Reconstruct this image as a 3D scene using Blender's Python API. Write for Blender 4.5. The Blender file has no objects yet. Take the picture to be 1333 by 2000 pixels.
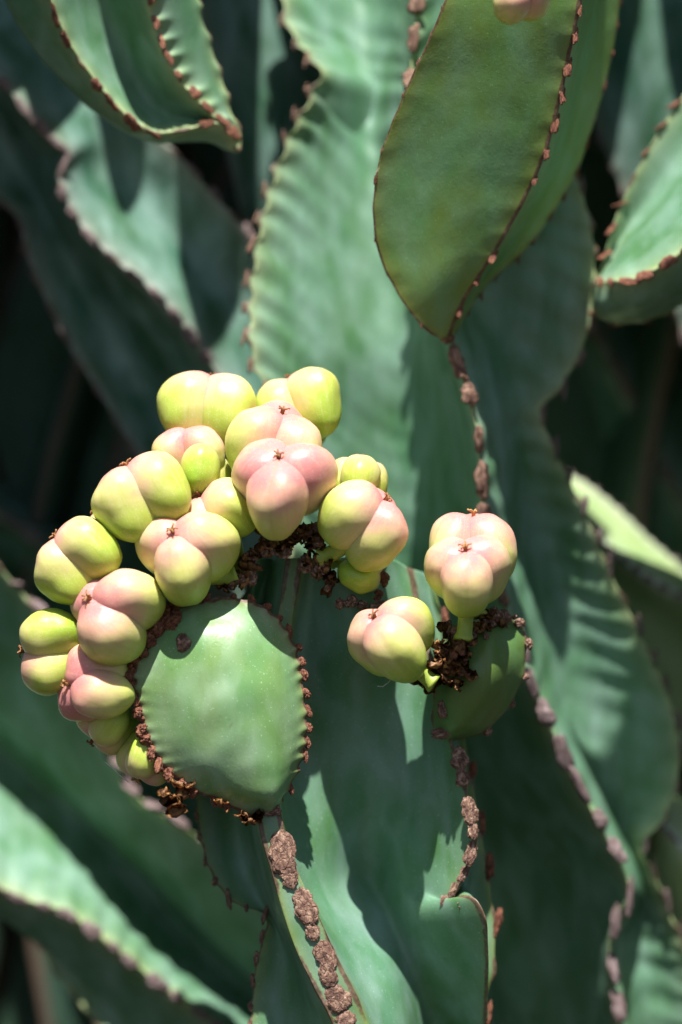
import bpy, bmesh, math, random
import numpy as np
from mathutils import Vector, Matrix, noise

random.seed(7)
np.random.seed(7)
sc = bpy.context.scene
col = sc.collection

# ------------------------------------------------------------------ camera, light, exposure
S = 0.0001            # one drawing unit is a tenth of a millimetre
D = 7000.0            # distance from the lens to the plane in focus, drawing units
FOCUS_SHIFT = -10.0

cam_d = bpy.data.cameras.new("camera")
cam = bpy.data.objects.new("camera", cam_d)
col.objects.link(cam)
cam.location = (0, -D * S, 0)
cam.rotation_euler = (math.radians(90), 0, 0)
cam_d.sensor_fit = 'VERTICAL'
cam_d.sensor_height = 36
cam_d.lens = 36 * D / 2000.0
cam_d.clip_start = 0.02
cam_d.clip_end = 200
cam_d.dof.use_dof = True
cam_d.dof.focus_distance = (D + FOCUS_SHIFT) * S
cam_d.dof.aperture_fstop = 5.8
cam_d.dof.aperture_blades = 0
sc.camera = cam

SUN = Vector((0.0, -0.41, 0.91)).normalized()      # towards the sun
sun_elev = math.asin(SUN.z)
sun_azim = math.atan2(SUN.x, SUN.y)

world = bpy.data.worlds.new("World")
sc.world = world
world.use_nodes = True
wn = world.node_tree
for n in list(wn.nodes):
    wn.nodes.remove(n)
sky = wn.nodes.new('ShaderNodeTexSky')
sky.sky_type = 'NISHITA'
sky.sun_disc = False
sky.sun_elevation = sun_elev
sky.sun_rotation = sun_azim
bg = wn.nodes.new('ShaderNodeBackground')
bg.inputs['Strength'].default_value = 0.05
wo = wn.nodes.new('ShaderNodeOutputWorld')
wn.links.new(sky.outputs[0], bg.inputs[0])
wn.links.new(bg.outputs[0], wo.inputs[0])

sun_d = bpy.data.lights.new("sun", 'SUN')
sun_d.energy = 5.0
sun_d.angle = math.radians(0.5)
sun_d.color = (1.0, 0.965, 0.915)
sun = bpy.data.objects.new("sun", sun_d)
col.objects.link(sun)
sun.rotation_euler = SUN.to_track_quat('Z', 'Y').to_euler()
sun.location = SUN * 3

vs = sc.view_settings
vs.view_transform = 'Standard'
vs.look = 'None'
vs.exposure = 1.06
vs.gamma = 1.0
vs.use_curve_mapping = False
sc.cycles.max_bounces = 8
sc.cycles.diffuse_bounces = 4

# ------------------------------------------------------------------ helpers


def P(px, py, d):
    """The place seen at a pixel of the photograph at a depth behind the plane in focus (metres)."""
    k = (D + d) / D * S
    return Vector(((px - 666.5) * k, d * S, (1000 - py) * k))


def tag(o, label=None, cat=None, group=None, kind=None):
    if label: o['label'] = label
    if cat: o['category'] = cat
    if group: o['group'] = group
    if kind: o['kind'] = kind
    return o


def empty(name, loc, label=None, cat=None, group=None):
    o = bpy.data.objects.new(name, None)
    o.empty_display_size = 0.01
    o.location = loc
    col.objects.link(o)
    return tag(o, label, cat, group)


def link_mesh(name, me, mat, parent=None, matrix=None, smooth=True):
    o = bpy.data.objects.new(name, me)
    if mat is not None and not me.materials:
        me.materials.append(mat)
    col.objects.link(o)
    if parent is not None:
        o.parent = parent
    if matrix is not None:
        o.matrix_basis = matrix
    return o


def set_smooth(me):
    me.polygons.foreach_set('use_smooth', [True] * len(me.polygons))


def float_attr(me, name, values):
    a = me.attributes.new(name, 'FLOAT', 'POINT')
    a.data.foreach_set('value', np.asarray(values, dtype=np.float32))


# ------------------------------------------------------------------ materials


class NT:
    def __init__(self, name):
        self.m = bpy.data.materials.new(name)
        self.m.use_nodes = True
        self.t = self.m.node_tree
        self.t.nodes.clear()
        self.out = self.t.nodes.new('ShaderNodeOutputMaterial')
        self.b = self.t.nodes.new('ShaderNodeBsdfPrincipled')
        self.t.links.new(self.b.outputs[0], self.out.inputs[0])

    def n(self, typ, **kw):
        nd = self.t.nodes.new(typ)
        for k, v in kw.items():
            setattr(nd, k, v)
        return nd

    def l(self, a, b):
        self.t.links.new(a, b)

    def coord(self, sx=1, sy=1, sz=1):
        tc = self.n('ShaderNodeTexCoord')
        mp = self.n('ShaderNodeMapping')
        mp.inputs['Scale'].default_value = (sx, sy, sz)
        self.l(tc.outputs['Object'], mp.inputs['Vector'])
        oi = self.n('ShaderNodeObjectInfo')
        ad = self.n('ShaderNodeVectorMath', operation='ADD')
        cx = self.n('ShaderNodeMath', operation='MULTIPLY')
        self.l(oi.outputs['Random'], cx.inputs[0])
        cx.inputs[1].default_value = 37.0
        self.l(mp.outputs[0], ad.inputs[0])
        self.l(cx.outputs[0], ad.inputs[1])
        return ad.outputs[0]

    def noise(self, vec, scale, detail=4, rough=0.55, dist=0.0):
        nd = self.n('ShaderNodeTexNoise')
        nd.inputs['Scale'].default_value = scale
        nd.inputs['Detail'].default_value = detail
        nd.inputs['Roughness'].default_value = rough
        nd.inputs['Distortion'].default_value = dist
        self.l(vec, nd.inputs['Vector'])
        return nd.outputs['Fac']

    def ramp(self, fac, stops):
        nd = self.n('ShaderNodeValToRGB')
        el = nd.color_ramp.elements
        while len(el) < len(stops):
            el.new(0.5)
        for e, (p, c) in zip(el, stops):
            e.position = p
            e.color = c if len(c) == 4 else (*c, 1)
        self.l(fac, nd.inputs[0])
        return nd.outputs[0]

    def rng(self, fac, a, b, c=0.0, d=1.0):
        nd = self.n('ShaderNodeMapRange')
        nd.inputs['From Min'].default_value = a
        nd.inputs['From Max'].default_value = b
        nd.inputs['To Min'].default_value = c
        nd.inputs['To Max'].default_value = d
        self.l(fac, nd.inputs['Value'])
        return nd.outputs[0]

    def mix(self, fac, a, b, mode='MIX'):
        nd = self.n('ShaderNodeMix', data_type='RGBA', blend_type=mode)
        for sock, v in ((nd.inputs[0], fac), (nd.inputs[6], a), (nd.inputs[7], b)):
            if isinstance(v, (int, float)):
                sock.default_value = v
            elif isinstance(v, tuple):
                sock.default_value = v if len(v) == 4 else (*v, 1)
            else:
                self.l(v, sock)
        return nd.outputs[2]

    def math(self, op, a, b):
        nd = self.n('ShaderNodeMath', operation=op, use_clamp=False)
        for sock, v in ((nd.inputs[0], a), (nd.inputs[1], b)):
            if isinstance(v, (int, float)):
                sock.default_value = v
            else:
                self.l(v, sock)
        return nd.outputs[0]

    def attr(self, name):
        nd = self.n('ShaderNodeAttribute')
        nd.attribute_name = name
        return nd.outputs['Fac']

    def bump(self, h, strength, dist):
        nd = self.n('ShaderNodeBump')
        nd.inputs['Strength'].default_value = strength
        nd.inputs['Distance'].default_value = dist
        self.l(h, nd.inputs['Height'])
        self.l(nd.outputs[0], self.b.inputs['Normal'])


def stem_material(name, base, olive, bloom, rim=(0.20, 0.24, 0.05), rough=0.42, rimmix=0.8, brown=0.35, corky=0.9):
    m = NT(name)
    v = m.coord(1, 1, 0.45)
    big = m.noise(v, 110, 3, 0.5)
    mid = m.noise(v, 420, 5, 0.6)
    c = m.mix(m.rng(big, 0.35, 0.68), base, olive)
    c = m.mix(m.math('MULTIPLY', m.rng(m.noise(v, 150, 3, 0.45, 0.4), 0.36, 0.78), 0.68), c, bloom)
    # fine freckles and scratches
    vf = m.coord(1, 1, 1)
    fine = m.noise(vf, 3100, 1, 0.4)
    c = m.mix(m.math('MULTIPLY', m.rng(fine, 0.70, 0.76), 0.3), c, tuple(min(1, x * 2.2 + 0.03) for x in bloom))
    dark = m.noise(vf, 900, 6, 0.75)
    c = m.mix(m.math('MULTIPLY', m.rng(dark, 0.60, 0.74), 0.5), c, tuple(x * 0.45 for x in olive))
    # scars: brown patches
    sp = m.noise(vf, 260, 6, 0.7, 0.6)
    c = m.mix(m.math('MULTIPLY', m.rng(sp, 0.66, 0.74), brown), c, (0.16, 0.11, 0.05))
    # yellowish crest
    r = m.attr('rim')
    rr = m.math('MULTIPLY', m.math('POWER', r, 1.3), rimmix)
    c = m.mix(rr, c, rim)
    tooth = m.attr('tooth')
    edge = m.rng(m.math('ADD', tooth, m.math('MULTIPLY', m.math('SUBTRACT', m.noise(vf, 700, 4, 0.6), 0.5), 0.7)), 0.30, 0.55)
    cork = m.ramp(m.noise(vf, 800, 4, 0.6), [(0.3, (0.045, 0.020, 0.014)), (0.55, (0.13, 0.070, 0.052)), (0.75, (0.26, 0.17, 0.14))])
    c = m.mix(m.math('MULTIPLY', edge, corky), c, cork)
    m.l(c, m.b.inputs['Base Color'])
    m.l(m.rng(mid, 0.3, 0.7, rough - 0.06, rough + 0.14), m.b.inputs['Roughness'])
    m.b.inputs['Specular IOR Level'].default_value = 0.40
    m.b.inputs['Sheen Weight'].default_value = 0.0
    m.b.inputs['Sheen Roughness'].default_value = 0.5
    m.b.inputs['Sheen Tint'].default_value = (0.75, 0.92, 1.0, 1)
    m.b.inputs['Subsurface Weight'].default_value = 0.12
    m.b.inputs['Subsurface Radius'].default_value = (0.0006, 0.0012, 0.0004)
    m.b.inputs['Subsurface Scale'].default_value = 1.0
    h = m.math('ADD', m.math('MULTIPLY', mid, 1.0), m.math('MULTIPLY', m.noise(vf, 2600, 3), 0.22))
    m.bump(h, 0.14, 0.0008)
    return m.m


M_STEM = stem_material('waxy_green_skin', (0.090, 0.220, 0.120), (0.075, 0.185, 0.068), (0.25, 0.365, 0.335))
M_OLIVE = stem_material('olive_green_skin', (0.095, 0.235, 0.072), (0.125, 0.215, 0.042), (0.17, 0.33, 0.19), rim=(0.20, 0.20, 0.03), brown=0.6)
M_FRESH = stem_material('fresh_green_skin', (0.125, 0.265, 0.095), (0.150, 0.255, 0.070), (0.34, 0.46, 0.33), rough=0.34, rim=(0.19, 0.095, 0.05), brown=0.45, rimmix=1.0)
M_BLUE = stem_material('blue_green_skin', (0.046, 0.135, 0.088), (0.036, 0.105, 0.046), (0.28, 0.42, 0.38), rim=(0.30, 0.28, 0.24))
M_BLOOM = stem_material('pale_bloom_skin', (0.082, 0.200, 0.108), (0.066, 0.168, 0.066), (0.25, 0.385, 0.33), rim=(0.36, 0.40, 0.19))
M_STUB = stem_material('dull_olive_skin', (0.090, 0.185, 0.046), (0.120, 0.165, 0.034), (0.11, 0.22, 0.085), rim=(0.12, 0.10, 0.03), rough=0.36, brown=0.75)
M_SHADE_DARK = stem_material('shade_darkened_skin', (0.030, 0.085, 0.055), (0.028, 0.070, 0.030), (0.07, 0.14, 0.11), rim=(0.12, 0.11, 0.09), rough=0.6)  # skin colour darkened to deepen the shade on the background stems
M_YELLOW = stem_material('yellow_green_skin', (0.22, 0.35, 0.14), (0.25, 0.36, 0.12), (0.42, 0.50, 0.26), rim=(0.58, 0.57, 0.54))


def fruit_material():
    m = NT('fruit_skin')
    v = m.coord()
    tip = m.attr('tip')
    oi = m.n('ShaderNodeObjectInfo')
    sep = m.n('ShaderNodeSeparateColor')
    m.l(oi.outputs['Color'], sep.inputs[0])
    n1 = m.noise(v, 160, 3, 0.5)
    n2 = m.noise(v, 700, 5, 0.6)
    k = m.math('ADD', tip, m.math('MULTIPLY', m.math('SUBTRACT', n1, 0.5), 0.55))
    k = m.math('ADD', k, m.math('MULTIPLY', m.math('SUBTRACT', n2, 0.5), 0.12))
    k = m.math('ADD', k, m.math('SUBTRACT', sep.outputs['Red'], 0.49))
    k = m.math('ADD', k, m.math('MULTIPLY', m.math('SUBTRACT', oi.outputs['Random'], 0.5), 0.16))
    c = m.ramp(k, [(0.0, (0.29, 0.43, 0.035)), (0.26, (0.44, 0.52, 0.085)), (0.48, (0.60, 0.54, 0.20)), (0.70, (0.66, 0.39, 0.27)), (0.95, (0.62, 0.23, 0.225))])
    vec = m.n('ShaderNodeCombineXYZ')
    m.l(m.math('MULTIPLY', m.attr('ang'), 7.0), vec.inputs[0])
    m.l(m.math('MULTIPLY', tip, 1.3), vec.inputs[1])
    m.l(m.math('MULTIPLY', oi.outputs['Random'], 50.0), vec.inputs[2])
    vein = m.noise(vec.outputs[0], 1.0, 4, 0.65, 0.4)
    c = m.mix(m.math('MULTIPLY', m.rng(vein, 0.52, 0.72), 0.22), c, (0.66, 0.62, 0.36))
    c = m.mix(m.math('MULTIPLY', m.rng(vein, 0.44, 0.26), 0.30), c, (0.33, 0.33, 0.05))
    # pale freckles, brown marks
    f = m.noise(v, 3600, 2, 0.5)
    c = m.mix(m.math('MULTIPLY', m.rng(f, 0.58, 0.72), 0.38), c, (0.72, 0.66, 0.42))
    g = m.noise(v, 420, 8, 0.8, 1.2)
    c = m.mix(m.math('MULTIPLY', m.rng(g, 0.645, 0.70), 0.6), c, (0.30, 0.16, 0.06))
    seam = m.attr('seam')
    c = m.mix(m.math('MULTIPLY', m.math('MULTIPLY', seam, n2), 0.7), c, (0.34, 0.26, 0.05))
    m.l(c, m.b.inputs['Base Color'])
    m.l(m.rng(n2, 0.3, 0.7, 0.30, 0.50), m.b.inputs['Roughness'])
    m.b.inputs['Specular IOR Level'].default_value = 0.4
    m.b.inputs['Subsurface Weight'].default_value = 0.45
    m.b.inputs['Subsurface Radius'].default_value = (0.0022, 0.0018, 0.0007)
    m.b.inputs['Subsurface Scale'].default_value = 1.0
    h = m.math('ADD', m.math('MULTIPLY', n2, 0.6), m.math('MULTIPLY', f, 0.10))
    m.bump(h, 0.16, 0.0007)
    return m.m


def scar_material(name, a, b, c_):
    m = NT(name)
    v = m.coord()
    n1 = m.noise(v, 1.5, 7, 0.66, 0.3)
    n2 = m.noise(v, 9.0, 6, 0.7)
    vo = m.n('ShaderNodeTexVoronoi', feature='DISTANCE_TO_EDGE')
    vo.inputs['Scale'].default_value = 2.0
    m.l(v, vo.inputs['Vector'])
    c = m.ramp(m.math('ADD', m.math('MULTIPLY', n1, 0.8), m.math('MULTIPLY', n2, 0.2)), [(0.38, a), (0.50, b), (0.62, c_)])
    c = m.mix(m.math('MULTIPLY', m.rng(vo.outputs['Distance'], 0.0, 0.06, 1, 0), 0.55), c, tuple(x * 0.6 for x in a))
    m.l(c, m.b.inputs['Base Color'])
    m.b.inputs['Roughness'].default_value = 0.7
    m.bump(m.math('ADD', m.math('ADD', n1, m.math('MULTIPLY', n2, 0.5)), m.math('MULTIPLY', m.rng(vo.outputs['Distance'], 0, 0.1), 0.5)), 0.5, 0.0006)
    return m.m


def flake_material():
    m = NT('dried_bract_skin')
    v = m.coord()
    n1 = m.noise(v, 2.2, 6, 0.7)
    c = m.ramp(n1, [(0.34, (0.06, 0.022, 0.009)), (0.5, (0.24, 0.105, 0.034)), (0.66, (0.46, 0.25, 0.09))])
    m.l(c, m.b.inputs['Base Color'])
    m.b.inputs['Roughness'].default_value = 0.6
    m.b.inputs['Transmission Weight'].default_value = 0.0
    m.bump(n1, 0.5, 0.0005)
    return m.m


def stalk_material():
    m = NT('stalk_skin')
    v = m.coord()
    n1 = m.noise(v, 350, 4, 0.6)
    c = m.ramp(n1, [(0.3, (0.24, 0.34, 0.04)), (0.7, (0.38, 0.44, 0.08))])
    m.l(c, m.b.inputs['Base Color'])
    m.b.inputs['Roughness'].default_value = 0.45
    m.b.inputs['Subsurface Weight'].default_value = 0.3
    m.b.inputs['Subsurface Radius'].default_value = (0.002, 0.002, 0.0008)
    m.bump(n1, 0.2, 0.0006)
    return m.m


def soil_material():
    m = NT('dry_soil')
    v = m.coord()
    n1 = m.noise(v, 14, 8, 0.7)
    c = m.ramp(n1, [(0.3, (0.012, 0.010, 0.007)), (0.7, (0.045, 0.036, 0.024))])
    m.l(c, m.b.inputs['Base Color'])
    m.b.inputs['Roughness'].default_value = 0.95
    m.bump(n1, 0.8, 0.02)
    return m.m


M_FRUIT = fruit_material()
M_SCAR = scar_material('corky_brown', (0.055, 0.023, 0.015), (0.175, 0.088, 0.058), (0.46, 0.30, 0.21))
M_SCAR_RED = scar_material('corky_red_brown', (0.060, 0.016, 0.010), (0.19, 0.060, 0.030), (0.33, 0.14, 0.07))
M_SCAR_GREY = scar_material('corky_grey', (0.07, 0.042, 0.040), (0.17, 0.115, 0.11), (0.33, 0.25, 0.25))
M_FLAKE = flake_material()
M_STALK = stalk_material()
M_SOIL = soil_material()

# ------------------------------------------------------------------ shared scar meshes


def scar_mesh(name, sub, seed, pits=0, rough=0.2):
    rn = random.Random(seed)
    bm = bmesh.new()
    bmesh.ops.create_icosphere(bm, subdivisions=sub, radius=1.0)
    cr = []
    for k in range(pits):
        a = rn.uniform(0, 6.28)
        q = rn.uniform(0.15, 0.6)
        cr.append((Vector((math.cos(a) * q, math.sin(a) * q, 0.8)).normalized(), rn.uniform(0.16, 0.30)))
    for v in bm.verts:
        p = v.co.copy()
        q = p * 1.6 + Vector((seed * 3.1, seed, -seed))
        r = 1 + rough * (noise.noise(q) * 1.3 + noise.noise(q * 2.3) * 0.8 + noise.noise(q * 5.1) * 0.5 + noise.noise(q * 11) * 0.28)
        for c, w in cr:
            an = p.angle(c)
            r += -0.26 * math.exp(-(an / w) ** 2) + 0.12 * math.exp(-((an - w * 1.5) / (w * 0.6)) ** 2)
        v.co = p * r
        # waist, as of two scars grown together
        v.co.x *= 1 - 0.22 * math.exp(-((v.co.y + 0.25) / 0.2) ** 2)
    me = bpy.data.meshes.new(name)
    bm.to_mesh(me)
    bm.free()
    set_smooth(me)
    return me


SCAR_LO = [scar_mesh('scar', 3, s + 1.3, rough=0.3) for s in range(5)]
SCAR_HI = [scar_mesh('scar', 5 if s < 4 else 4, s + 11.7, pits=2 + s % 3, rough=0.2) for s in range(6)]


def mats_of(meshes, mat):
    out = []
    for me in meshes:
        c = me.copy()
        c.materials.clear()
        c.materials.append(mat)
        out.append(c)
    return out


SCARS = {('lo', m.name): mats_of(SCAR_LO, m) for m in (M_SCAR, M_SCAR_RED, M_SCAR_GREY)}
SCARS.update({('hi', m.name): mats_of(SCAR_HI, m) for m in (M_SCAR, M_SCAR_RED, M_SCAR_GREY)})


def put_scar(parent, pos, normal, tangent, w, h, depth, mat, res='lo', name='scar'):
    """One corky scar lying on a crest; w across, h along, depth proud (drawing units)."""
    z = normal.normalized()
    y = (tangent - z * tangent.dot(z)).normalized()
    x = y.cross(z)
    me = random.choice(SCARS[(res, mat.name)])
    rot = Matrix((x, y, z)).transposed()
    m3 = rot @ Matrix.Diagonal((w * S, h * S * random.choice((-1, 1)), depth * S))
    mat4 = m3.to_4x4()
    mat4.translation = pos - parent.location
    return link_mesh(name, me, None, parent, mat4)


# ------------------------------------------------------------------ ribbed stems


def catmull(pts, n):
    """n points along a smooth line through pts, even along its length."""
    p = np.array(pts, dtype=float)
    ext = np.vstack([2 * p[0] - p[1], p, 2 * p[-1] - p[-2]])
    out = []
    for i in range(1, len(ext) - 2):
        p0, p1, p2, p3 = ext[i - 1], ext[i], ext[i + 1], ext[i + 2]
        # centripetal
        t1 = max(np.linalg.norm(p1 - p0), 1e-6) ** 0.5
        t2 = t1 + max(np.linalg.norm(p2 - p1), 1e-6) ** 0.5
        t3 = t2 + max(np.linalg.norm(p3 - p2), 1e-6) ** 0.5
        for t in np.linspace(t1, t2, 24, endpoint=False):
            a1 = (t1 - t) / t1 * p0 + t / t1 * p1
            a2 = (t2 - t) / (t2 - t1) * p1 + (t - t1) / (t2 - t1) * p2
            a3 = (t3 - t) / (t3 - t2) * p2 + (t - t2) / (t3 - t2) * p3
            b1 = (t2 - t) / t2 * a1 + t / t2 * a2
            b2 = (t3 - t) / (t3 - t1) * a2 + (t - t1) / (t3 - t1) * a3
            out.append((t2 - t) / (t2 - t1) * b1 + (t - t1) / (t2 - t1) * b2)
    out.append(p[-1])
    out = np.array(out)
    s = np.concatenate([[0], np.cumsum(np.linalg.norm(np.diff(out, axis=0), axis=1))])
    u = np.linspace(0, s[-1], n)
    return np.stack([np.interp(u, s, out[:, k]) for k in range(3)], axis=1), s[-1]


def hermite(a, b, ta, tb, u):
    u = u[None, :, None]
    a, b, ta, tb = (q[:, None, :] for q in (a, b, ta, tb))
    return (2 * u**3 - 3 * u**2 + 1) * a + (u**3 - 2 * u**2 + u) * ta + (-2 * u**3 + 3 * u**2) * b + (u**3 - u**2) * tb


def stem(label, curves, mat, group=None, rows=150, back=300, rim_w=26.0, lumps=5.0, scars=True, name='succulent_stem', cat='succulent stem', seed=0, spacing=70, closed_rows=False, row_norm=True):
    """A fleshy ribbed stem. curves: dicts with k ('c' crest, 's' smooth), p (points as pixel x, y, depth), and for crests
    sp (tooth spacing), amp, wave, sw, sh (scar size), mat, res. Runs across the front; the back is closed behind it."""
    rnd = random.Random(seed + 5)
    world_c, lens = [], []
    for c in curves:
        pts, L = catmull([P(*q) / S for q in c['p']], rows)
        world_c.append(pts)
        lens.append(L)
    n_front = len(curves)
    kinds = [c['k'] for c in curves]
    # the back of the stem
    first, last = world_c[0], world_c[-1]
    mid = sum(world_c) / n_front
    wid = np.linalg.norm(last - first, axis=1)[:, None]
    bvec = np.array([0, 1.0, 0])
    depth_b = np.minimum(back, wid * 0.6 + 12)
    bk = (first * 0.25 + last * 0.75) + bvec * depth_b * 0.55
    bk2 = (first + last) / 2 + bvec * depth_b
    bk3 = (first * 0.75 + last * 0.25) + bvec * depth_b * 0.55
    ring = world_c + [bk, bk2, bk3]
    kinds = kinds + ['s', 'c', 's']
    K = len(ring)
    cent = sum(ring) / K
    cols, crest_col, col_kind = [], {}, []
    for i in range(K):
        j = (i + 1) % K
        a, b = ring[i], ring[j]
        chord = b - a
        ta = chord if kinds[i] == 'c' else (ring[j] - ring[i - 1]) * 0.5
        tb = chord if kinds[j] == 'c' else (ring[(j + 1) % K] - a) * 0.5
        # keep tangents no longer than the chord
        cl = np.linalg.norm(chord, axis=1)[:, None]
        def lim(t):
            tl = np.linalg.norm(t, axis=1)[:, None] + 1e-9
            return t * np.minimum(1.0, cl * 1.2 / tl)
        ta, tb = lim(ta), lim(tb)
        nfr = 13 if i < n_front - 1 else 6
        x = np.linspace(0, 1, nfr, endpoint=False)
        if kinds[i] == 'c' and kinds[j] == 'c':
            u = 0.5 - 0.5 * np.cos(np.pi * x)
        elif kinds[i] == 'c':
            u = x ** 1.7
        elif kinds[j] == 'c':
            u = 1 - (1 - x) ** 1.7
        else:
            u = x
        h = hermite(a, b, ta, tb, u)
        crest_col[i] = sum(c.shape[1] for c in cols)
        cols.append(h)
    G = np.concatenate(cols, axis=1)              # rows x cols x 3
    R, C = G.shape[:2]
    # round the crests a little
    for i in range(K):
        if kinds[i] == 'c':
            c0 = crest_col[i]
            G[:, c0] = 0.5 * G[:, c0] + 0.25 * (G[:, c0 - 1] + G[:, (c0 + 1) % C])
    # teeth along the crests
    rim = np.zeros((R, C))
    info = []
    disp = np.zeros((R, C))
    tooth_f = np.zeros((R, C))
    t = np.linspace(0, 1, R)
    tot = np.zeros((R, C, 3))
    for i in range(n_front):
        if kinds[i] != 'c':
            continue
        c = curves[i]
        sp = c.get('sp', spacing)
        nt = max(2, int(round(lens[i] / sp)))
        jit = np.interp(t, np.linspace(0, 1, nt + 1), np.random.RandomState(seed * 31 + i).uniform(-0.17, 0.17, nt + 1))
        ph = nt * t + jit + c.get('ph', 0.0)
        bump = (0.5 + 0.5 * np.cos(2 * np.pi * ph)) ** 1.6
        c0 = crest_col[i]
        out = ring[i] - cent
        if 'out' in c:
            out = out * 0 + np.array(c['out'])
        out /= np.linalg.norm(out, axis=1)[:, None] + 1e-9
        dist = np.linalg.norm(G - G[:, c0][:, None, :], axis=2)
        near = np.ones((R, C))
        # only the two spans beside this crest
        lo = crest_col[(i - 1) % K]
        hi = crest_col[(i + 2) % K] if i + 2 < K else C
        idx = np.arange(C)
        if i == 0:
            m_ = (idx >= crest_col[K - 1]) | (idx < hi)
        else:
            m_ = (idx >= lo) & (idx < hi)
        near = m_[None, :].astype(float)
        endf = np.clip(np.minimum(t / 0.03, (1 - t) / 0.03), 0, 1) if c.get('pin', True) else np.ones(R)
        amp = c.get('amp', 9.0)
        f = np.exp(-(dist / (rim_w * 1.1)) ** 2) * near
        tot += (out * ((bump - 0.42) * amp * endf)[:, None])[:, None, :] * f[:, :, None]
        rim = np.maximum(rim, np.exp(-(dist / rim_w)) * near)
        # ripples that run from the teeth across the face
        wv = c.get('wave', 0.0)
        if wv:
            sk = c.get('skew', 0.004)
            side = c.get('side', 0)
            sgn = np.where(((idx - c0 + C // 2) % C - C // 2) >= 0, 1, -1)
            sidef = np.ones(C) if side == 0 else (sgn == side).astype(float)
            ww = (np.cos(2 * np.pi * (ph[:, None] + dist * sk)))
            fall = np.exp(-dist / c.get('reach', 130.0)) * (1 - np.exp(-dist / 14.0)) * near * sidef[None, :]
            disp += wv * ww * fall
        if c.get('corkall'):
            tooth_f = np.maximum(tooth_f, np.exp(-(dist / c.get('cork', 9.0)) ** 2) * near)
        tooth_f = np.maximum(tooth_f, ((0.5 + 0.5 * np.cos(2 * np.pi * ph)) ** 0.7)[:, None] * np.exp(-(dist / c.get('cork', 9.0)) ** 2) * near * c.get('corkmix', 1.0))
        info.append((i, c0, nt, ph, out, c))
    # normals for the ripples
    du = np.roll(G, -1, axis=1) - np.roll(G, 1, axis=1)
    dv = np.gradient(G, axis=0)
    nrm = np.cross(du, dv)
    nrm /= np.linalg.norm(nrm, axis=2)[:, :, None] + 1e-9
    sign = np.sign(np.sum(nrm * (G - cent[:, None, :]), axis=2).mean())
    nrm *= sign
    G = G + tot + nrm * disp[:, :, None]
    if lumps:
        flat = G.reshape(-1, 3)
        ln = np.array([noise.noise(Vector((p[0] / 130 + seed, p[1] / 130, p[2] / 170))) * 0.7 + 0.35 * noise.noise(Vector((p[0] / 45, p[1] / 45 + seed, p[2] / 60))) for p in flat])
        wid_f = np.clip(np.linalg.norm(G - cent[:, None, :], axis=2) / 60, 0, 1)
        G = G + nrm * (ln.reshape(R, C) * wid_f * lumps)[:, :, None]
    base = Vector(cent[-1]) * S if not closed_rows else Vector(cent[0]) * S
    root = empty(name, base, label, cat, group)
    verts = (G.reshape(-1, 3) * S - np.array(base)).tolist()
    faces = []
    for r in range(R - 1):
        for k in range(C):
            k2 = (k + 1) % C
            q = (r * C + k, r * C + k2, (r + 1) * C + k2, (r + 1) * C + k)
            faces.append(q if sign > 0 else q[::-1])
    top = tuple(range(C)); bot = tuple((R - 1) * C + k for k in range(C))
    faces.append(top[::-1] if sign > 0 else top)
    faces.append(bot if sign > 0 else bot[::-1])
    me = bpy.data.meshes.new('body')
    me.from_pydata(verts, [], faces)
    me.update()
    set_smooth(me)
    float_attr(me, 'rim', rim.reshape(-1))
    float_attr(me, 'tooth', tooth_f.reshape(-1))
    bm = bmesh.new(); bm.from_mesh(me)
    bmesh.ops.recalc_face_normals(bm, faces=bm.faces)
    bm.to_mesh(me); bm.free()
    link_mesh('body', me, mat, root)
    # corky scars on the teeth
    if scars:
        for i, c0, nt, ph, out, c in info:
            if c.get('sw', 0) <= 0:
                continue
            for k in range(nt + 1):
                r = int(np.argmin(np.abs(ph - k)))
                if abs(ph[r] - k) > 0.1 or r < 2 or r > R - 3:
                    continue
                if 'lim' in c and not (c['lim'][0] <= t[r] <= c['lim'][1]):
                    continue
                pos = Vector(G[r, c0]) * S
                tan = Vector(G[min(R - 1, r + 2), c0] - G[r - 2, c0])
                nv = Vector(out[r])
                if 'face' in c:
                    nv = (nv + Vector(c['face'])).normalized()
                tan = tan - nv * tan.dot(nv)
                if tan.length < 1e-6:
                    continue
                if rnd.random() < c.get('gap', 0.08):
                    continue
                w = c['sw'] * rnd.uniform(0.55, 1.2)
                h = c.get('sh', c['sw'] * 1.4) * rnd.uniform(0.55, 1.25)
                nv = (nv + Vector((rnd.uniform(-.3, .3), rnd.uniform(-.3, .3), rnd.uniform(-.2, .2)))).normalized()
                put_scar(root, pos - nv * (1.5 * S), nv, tan, w, h, c.get('sd', w * 0.36) * rnd.uniform(0.7, 1.2), c['mat2'] if 'mat2' in c and t[r] > 0.56 else c.get('mat', M_SCAR), c.get('res', 'lo'))
    return root, G, info


def C_(p, **kw):
    return dict(k='c', p=p, **kw)


def S_(p, **kw):
    return dict(k='s', p=p, **kw)


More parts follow.
